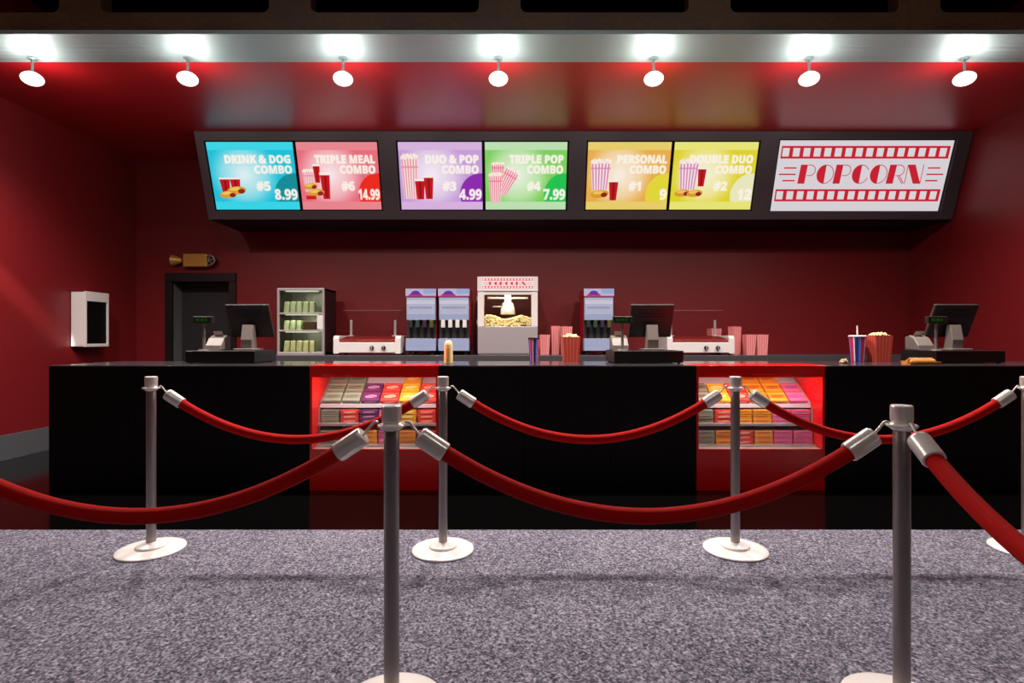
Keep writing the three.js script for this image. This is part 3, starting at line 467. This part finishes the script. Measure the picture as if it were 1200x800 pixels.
// ---------------------------------------------------------------- roller grills
for (const [x, label] of [[-1.735, 'white hot dog roller grill between the food warmer and soda machines'], [2.26, 'white hot dog roller grill behind the right display case']]) {
  const t = thing('roller_grill', label, 'roller grill', [x, BT, -6.53], 0, 'hot dog roller grills');
  const w = 0.405;
  part('body', B(-w + 0.06, w - 0.06, 0.03, 0.155, -0.4, -0.005, 0.006), M.white, t);
  for (const s of [-1, 1]) part('end_cap', sidePrism([[0, 0.02], [0, 0.2], [-0.03, 0.235], [-0.4, 0.235], [-0.41, 0.02]], s > 0 ? w - 0.07 : -w, s > 0 ? w : -w + 0.07, 0.008), M.white, t);
  for (const kx of [0.06, 0.2]) { const kn = part('knob', cyl(0.022, 0.024, 0.03, kx, 0.09, 0.008, 20, 'z'), M.posDark, t); part('pointer', B(kx - 0.003, kx + 0.003, 0.075, 0.11, 0.022, 0.026), M.white, kn); }
  for (let i = 0; i < 8; i++) part('roller', cyl(0.017, 0.017, 0.68, 0, 0.175 + i * 0.006, -0.04 - i * 0.046, 14, 'x'), M.roller, t);
  for (const [sx, sz] of [[-0.36, -0.04], [0.36, -0.04], [-0.36, -0.37], [0.36, -0.37]]) part('foot', cyl(0.018, 0.02, 0.032, sx, 0.016, sz, 12), M.posDark, t);
  const gp = part('guard_post', [B(-0.29, -0.26, 0.235, 0.43, -0.3, -0.29, 0.003), B(-0.31, -0.24, 0.225, 0.24, -0.32, -0.27, 0.003)], M.silver, t);
  part('guard_post', [B(0.26, 0.29, 0.235, 0.43, -0.3, -0.29, 0.003), B(0.24, 0.31, 0.225, 0.24, -0.32, -0.27, 0.003)], M.silver, t);
  const gg = new THREE.BoxGeometry(0.72, 0.26, 0.004); gg.rotateX(-0.25); gg.translate(0, 0.42, -0.21);
  part('sneeze_guard', [gg, B(-0.36, 0.36, 0.545, 0.549, -0.4, -0.235)], M.glass, t);
  part('guard_edge', B(-0.36, 0.36, 0.5445, 0.5495, -0.241, -0.236, 0.001), M.steel, t);
}
// ---------------------------------------------------------------- popcorn bags, cups and small things
function stripes(a, b, n) { return canvas(256, 128, (c, W, H) => { c.fillStyle = a; c.fillRect(0, 0, W, H); c.fillStyle = b; for (let i = 0; i < n; i++) c.fillRect(i * W / n, 0, W / n * 0.5, H); }); }
const bagPink = std({ map: stripes('#e8a09c', '#d4686c', 20), roughness: 0.75 }), bagRed = std({ map: (() => canvas(256, 128, (c, W, H) => { c.fillStyle = '#c8402f'; c.fillRect(0, 0, W, H); c.fillStyle = '#d9705a'; for (let i = 0; i < 20; i++) c.fillRect(i * W / 20, 0, 3, H);  }))(), roughness: 0.7 });
function bagGeo(w, d, h) { // flat-bottomed paper bag, serrated open top
  const P = [], U = [], n = 12, cs = [[-1, 1], [1, 1], [1, -1], [-1, -1]], k = 0.82; let per = 0;
  const tri = (...v) => v.forEach(([p, u]) => { P.push(...p); U.push(...u); });
  for (let f = 0; f < 4; f++) { const a = cs[f], b = cs[(f + 1) % 4], m = f % 2 ? 8 : n;
    for (let i = 0; i < m; i++) { const s0 = i / m, s1 = (i + 1) / m, L = (s, top) => { const x = a[0] + (b[0] - a[0]) * s, z = a[1] + (b[1] - a[1]) * s, kk = top ? 1 : k; return [x * w / 2 * kk, 0, z * d / 2 * kk]; };
      const yz = j => h - (j % 2 ? 0.008 : 0), b0 = L(s0), b1 = L(s1), t0 = L(s0, 1), t1 = L(s1, 1); t0[1] = yz(i); t1[1] = yz(i + 1);
      const u0 = (f + s0) / 4, u1 = (f + s1) / 4; tri([b0, [u0, 0]], [b1, [u1, 0]], [t1, [u1, 1]], [b0, [u0, 0]], [t1, [u1, 1]], [t0, [u0, 1]]); } }
  const q = cs.map(c => [c[0] * w / 2 * k, 0, c[1] * d / 2 * k]); tri([q[0], [0, 0]], [q[2], [0, 0]], [q[1], [0, 0]], [q[0], [0, 0]], [q[3], [0, 0]], [q[2], [0, 0]]);
  const g = new THREE.BufferGeometry(); g.setAttribute('position', new THREE.Float32BufferAttribute(P, 3)); g.setAttribute('uv', new THREE.Float32BufferAttribute(U, 2)); g.computeVertexNormals(); return g;
}
function heap(w, d, y, n, seed) { const r = rng(seed), l = []; for (let i = 0; i < n; i++) { const x = (r() - 0.5), z = (r() - 0.5), g = kernel.clone(); g.rotateX(r() * 6); g.rotateY(r() * 6); g.translate(x * w, y + 0.02 * (1 - 3 * (x * x + z * z)) * (0.4 + r()), z * d); l.push(g); } return merge(l); }
function bag(x, y, z, w, d, h, turn, mat, full, label, group) {
  const t = thing('popcorn_bag', label, 'popcorn bag', [x, y, z], turn, group);
  part('paper_bag', bagGeo(w, d, h), mat, t);
  if (full) part('popcorn', heap(w * 0.8, d * 0.75, h - 0.012, 46, full), M.pop, t); else part('folded_top', B(-w * 0.46, w * 0.46, h * 0.8, h * 0.985, -d * 0.06, d * 0.06, 0.003), mat, t);
  return t;
}
bag(0.395, BT, -6.72, 0.13, 0.09, 0.25, 0.1, bagPink, 0, 'short pink popcorn bag right beside the popcorn machine', 'pink popcorn bags');
bag(0.545, BT, -6.85, 0.11, 0.09, 0.36, -0.1, bagPink, 0, 'tall pink popcorn bag, left of the two tall ones by the popcorn machine', 'pink popcorn bags');
bag(0.665, BT, -6.72, 0.13, 0.09, 0.35, 0.2, bagPink, 0, 'tall pink popcorn bag, right of the two tall ones by the popcorn machine', 'pink popcorn bags');
bag(0.53, CT, -4.94, 0.165, 0.1, 0.23, 0.08, bagRed, 7, 'full red popcorn bag on the middle counter beside the blue cup', 'red popcorn bags');
bag(3.325, CT, -4.95, 0.21, 0.11, 0.245, 0.3, bagRed, 8, 'full red popcorn bag on the right counter beside the cup with straw', 'red popcorn bags');
bag(2.755, BT, -6.76, 0.12, 0.1, 0.35, 0.35, bagPink, 0, 'tall pink popcorn bag at the right end of the right roller grill', 'pink popcorn bags');
bag(2.9, BT, -6.68, 0.13, 0.1, 0.25, 0.05, bagPink, 0, 'short pink popcorn bag next to the tall one by the right grill', 'pink popcorn bags');
bag(3.045, BT, -6.68, 0.14, 0.1, 0.25, -0.05, bagPink, 0, 'short pink popcorn bag at the far right on the back counter', 'pink popcorn bags');
bag(2.6, BT, -7.03, 0.15, 0.1, 0.33, 0.2, bagPink, 0, 'pink popcorn bag showing behind the right roller grill', 'pink popcorn bags');
const cupTex = canvas(256, 128, (c, W, H) => { c.fillStyle = '#3a4fae'; c.fillRect(0, 0, W, H); for (let i = 0; i < 4; i++) { const x = i * 64; c.fillStyle = '#d8233e'; c.fillRect(x + 14, 0, 20, H); c.fillStyle = '#e7e2ec'; c.fillRect(x + 36, 0, 6, H); c.fillStyle = '#1c2350'; c.fillRect(x + 46, 0, 14, H); c.fillStyle = '#7a8ee0'; c.fillRect(x + 4, 20, 6, 88); } });
const cupMat = std({ map: cupTex, roughness: 0.45 });
function cup(x, z, r, h, turn, straw, label) {
  const t = thing('drink_cup', label, 'cup', [x, CT, z], turn, 'paper drink cups');
  part('cup_body', lathe([[0, 0], [r * 0.74, 0], [r * 0.74, 0.004], [r, h - 0.012], [r * 0.97, h - 0.012]], 36), cupMat, t);
  const lid = part('lid', lathe([[r * 0.9, h - 0.016], [r * 1.05, h - 0.016], [r * 1.06, h - 0.006], [r * 0.96, h], [0, h]], 36), straw ? M.white : std({ color: 0x3a2030, roughness: 0.4 }), t);
  if (straw) { const g = cyl(0.0055, 0.0055, straw, 0, 0, 0, 10); g.rotateZ(-0.06); g.translate(0.006, h + straw / 2 - 0.012, 0); part('straw', g, M.white, t); }
}
cup(0.196, -4.9, 0.05, 0.222, 0.4, 0, 'blue and red paper cup on the middle counter beside the red bag');
cup(3.118, -4.93, 0.068, 0.24, 1.2, 0.1, 'blue and red paper cup with a white straw on the right counter');
{
  const t = thing('squeeze_bottle', 'cream and yellow squeeze bottle standing alone on the middle counter', 'bottle', [-0.535, CT, -4.6]);
  part('bottle_body', lathe([[0, 0], [0.034, 0], [0.037, 0.005], [0.037, 0.15], [0.033, 0.175], [0.022, 0.193], [0, 0.2]], 36), M.mustard, t);
  part('front_label', (() => { const g = new THREE.CylinderGeometry(0.0376, 0.0376, 0.11, 20, 1, true, -0.45, 0.9); g.translate(0, 0.075, 0); return g; })(), M.mustardDark, t, 'golden label');
}
{
  const t = thing('hot_dog', 'hot dog in a bun lying in a paper tray on the right counter', 'hot dog', [3.355, CT, -4.48], 0.06);
  part('paper_tray', [B(-0.13, 0.13, 0, 0.003, -0.045, 0.045), (() => { const g = new THREE.BoxGeometry(0.26, 0.03, 0.003); g.rotateX(-0.4); g.translate(0, 0.014, -0.05); return g; })(), (() => { const g = new THREE.BoxGeometry(0.26, 0.024, 0.003); g.rotateX(0.4); g.translate(0, 0.011, 0.049); return g; })()], std({ color: 0xb0742c, roughness: 0.8 }), t);
  for (const s of [-1, 1]) { const g = new THREE.CapsuleGeometry(0.02, 0.18, 6, 14); g.rotateZ(Math.PI / 2); g.translate(0, 0.024, s * 0.017); part('bun_half', g, M.bun, t); }
  const g = new THREE.CapsuleGeometry(0.014, 0.2, 6, 14); g.rotateZ(Math.PI / 2); g.translate(0, 0.036, 0); part('sausage', g, M.sausage, t);
  const mz = new THREE.TubeGeometry(new THREE.CatmullRomCurve3([...Array(15).keys()].map(i => new THREE.Vector3(-0.1 + i * 0.0143, 0.051, (i % 2 ? 1 : -1) * 0.006))), 60, 0.0028, 6); part('mustard', mz, M.mustard, t);
}
{
  const g = new THREE.IcosahedronGeometry(0.03, 3), a = g.attributes.position, r = rng(12);
  for (let i = 0; i < a.count; i++) { const x = a.getX(i), y = a.getY(i), z = a.getZ(i), k = 1 + 0.22 * Math.sin(160 * x + 2) * Math.sin(140 * y) + 0.18 * Math.sin(190 * z + 90 * x); a.setXYZ(i, x * k, Math.max(-0.018, y * k * 0.8), z * k); }
  g.computeVertexNormals(); solo('crumpled_napkin', g, M.napkin, 'small crumpled tan napkin left of the cup with straw', 'napkin', null, [2.81, CT + 0.018, -4.62]);
}
// ---------------------------------------------------------------- things on the walls
{
  const t = thing('towel_dispenser', 'white towel dispenser with a dark window on the left wall', 'dispenser', [XL, 1.1, -6.34], Math.PI / 2);
  const s = new THREE.Shape(); s.moveTo(-0.18, 0); s.lineTo(0.18, 0); s.lineTo(0.18, 0.63); s.lineTo(-0.18, 0.63); s.closePath();
  const h = new THREE.Path(); h.moveTo(-0.155, 0.035); h.lineTo(0.155, 0.035); h.lineTo(0.155, 0.52); h.lineTo(-0.155, 0.52); h.closePath(); s.holes.push(h);
  part('case', [B(-0.18, -0.172, 0, 0.63, 0, 0.15), B(0.172, 0.18, 0, 0.63, 0, 0.15), B(-0.18, 0.18, 0.622, 0.63, 0, 0.15), B(-0.18, 0.18, 0, 0.008, 0, 0.15), B(-0.18, 0.18, 0, 0.63, 0, 0.008)], M.white, t);
  const g = new THREE.ExtrudeGeometry(s, { depth: 0.016, bevelEnabled: true, bevelSize: 0.003, bevelThickness: 0.003, bevelOffset: -0.003, bevelSegments: 2 }); g.translate(0, 0, 0.15);
  part('front_cover', g, M.white, t);
  part('window', B(-0.158, 0.158, 0.03, 0.525, 0.145, 0.155), M.black, t, 'dark glossy window');
}
{
  const t = thing('film_camera_ornament', 'golden film camera ornament mounted on the wall above the door', 'ornament', [-4.17, 2.22, ZB]);
  part('camera_body', B(-0.14, 0.17, -0.085, 0.085, 0, 0.09, 0.008), M.gold, t);
  const hd = lathe([[0.018, 0], [0.03, 0.012], [0.075, 0.13], [0.07, 0.132], [0.02, 0.02]], 4 * 8); hd.rotateZ(Math.PI / 2); hd.translate(-0.16, 0, 0.055); part('lens_hood', hd, M.gold, t);
  part('lens_barrel', cyl(0.03, 0.03, 0.05, -0.155, 0, 0.05, 20, 'x'), M.sausage, t);
  const re = part('film_reel', [(() => { const g = new THREE.TorusGeometry(0.066, 0.012, 10, 32); g.translate(0.2, 0, 0.075); return g; })(), cyl(0.02, 0.02, 0.03, 0.2, 0, 0.075, 20, 'z'), ...[0, 1, 2, 3, 4].map(i => { const g = new THREE.BoxGeometry(0.012, 0.06, 0.012); g.translate(0, 0.035, 0); g.rotateZ(i * Math.PI * 2 / 5); g.translate(0.2, 0, 0.075); return g; })], M.steel, t);
  part('reel_plate', cyl(0.068, 0.068, 0.05, 0.2, 0, 0.04, 32, 'z'), M.dark, re);
  part('wall_mount', B(-0.06, 0.08, -0.03, 0.03, -0.001, 0.01), M.dark, t);
}
shade(scene);
renderer.render(scene, camera);
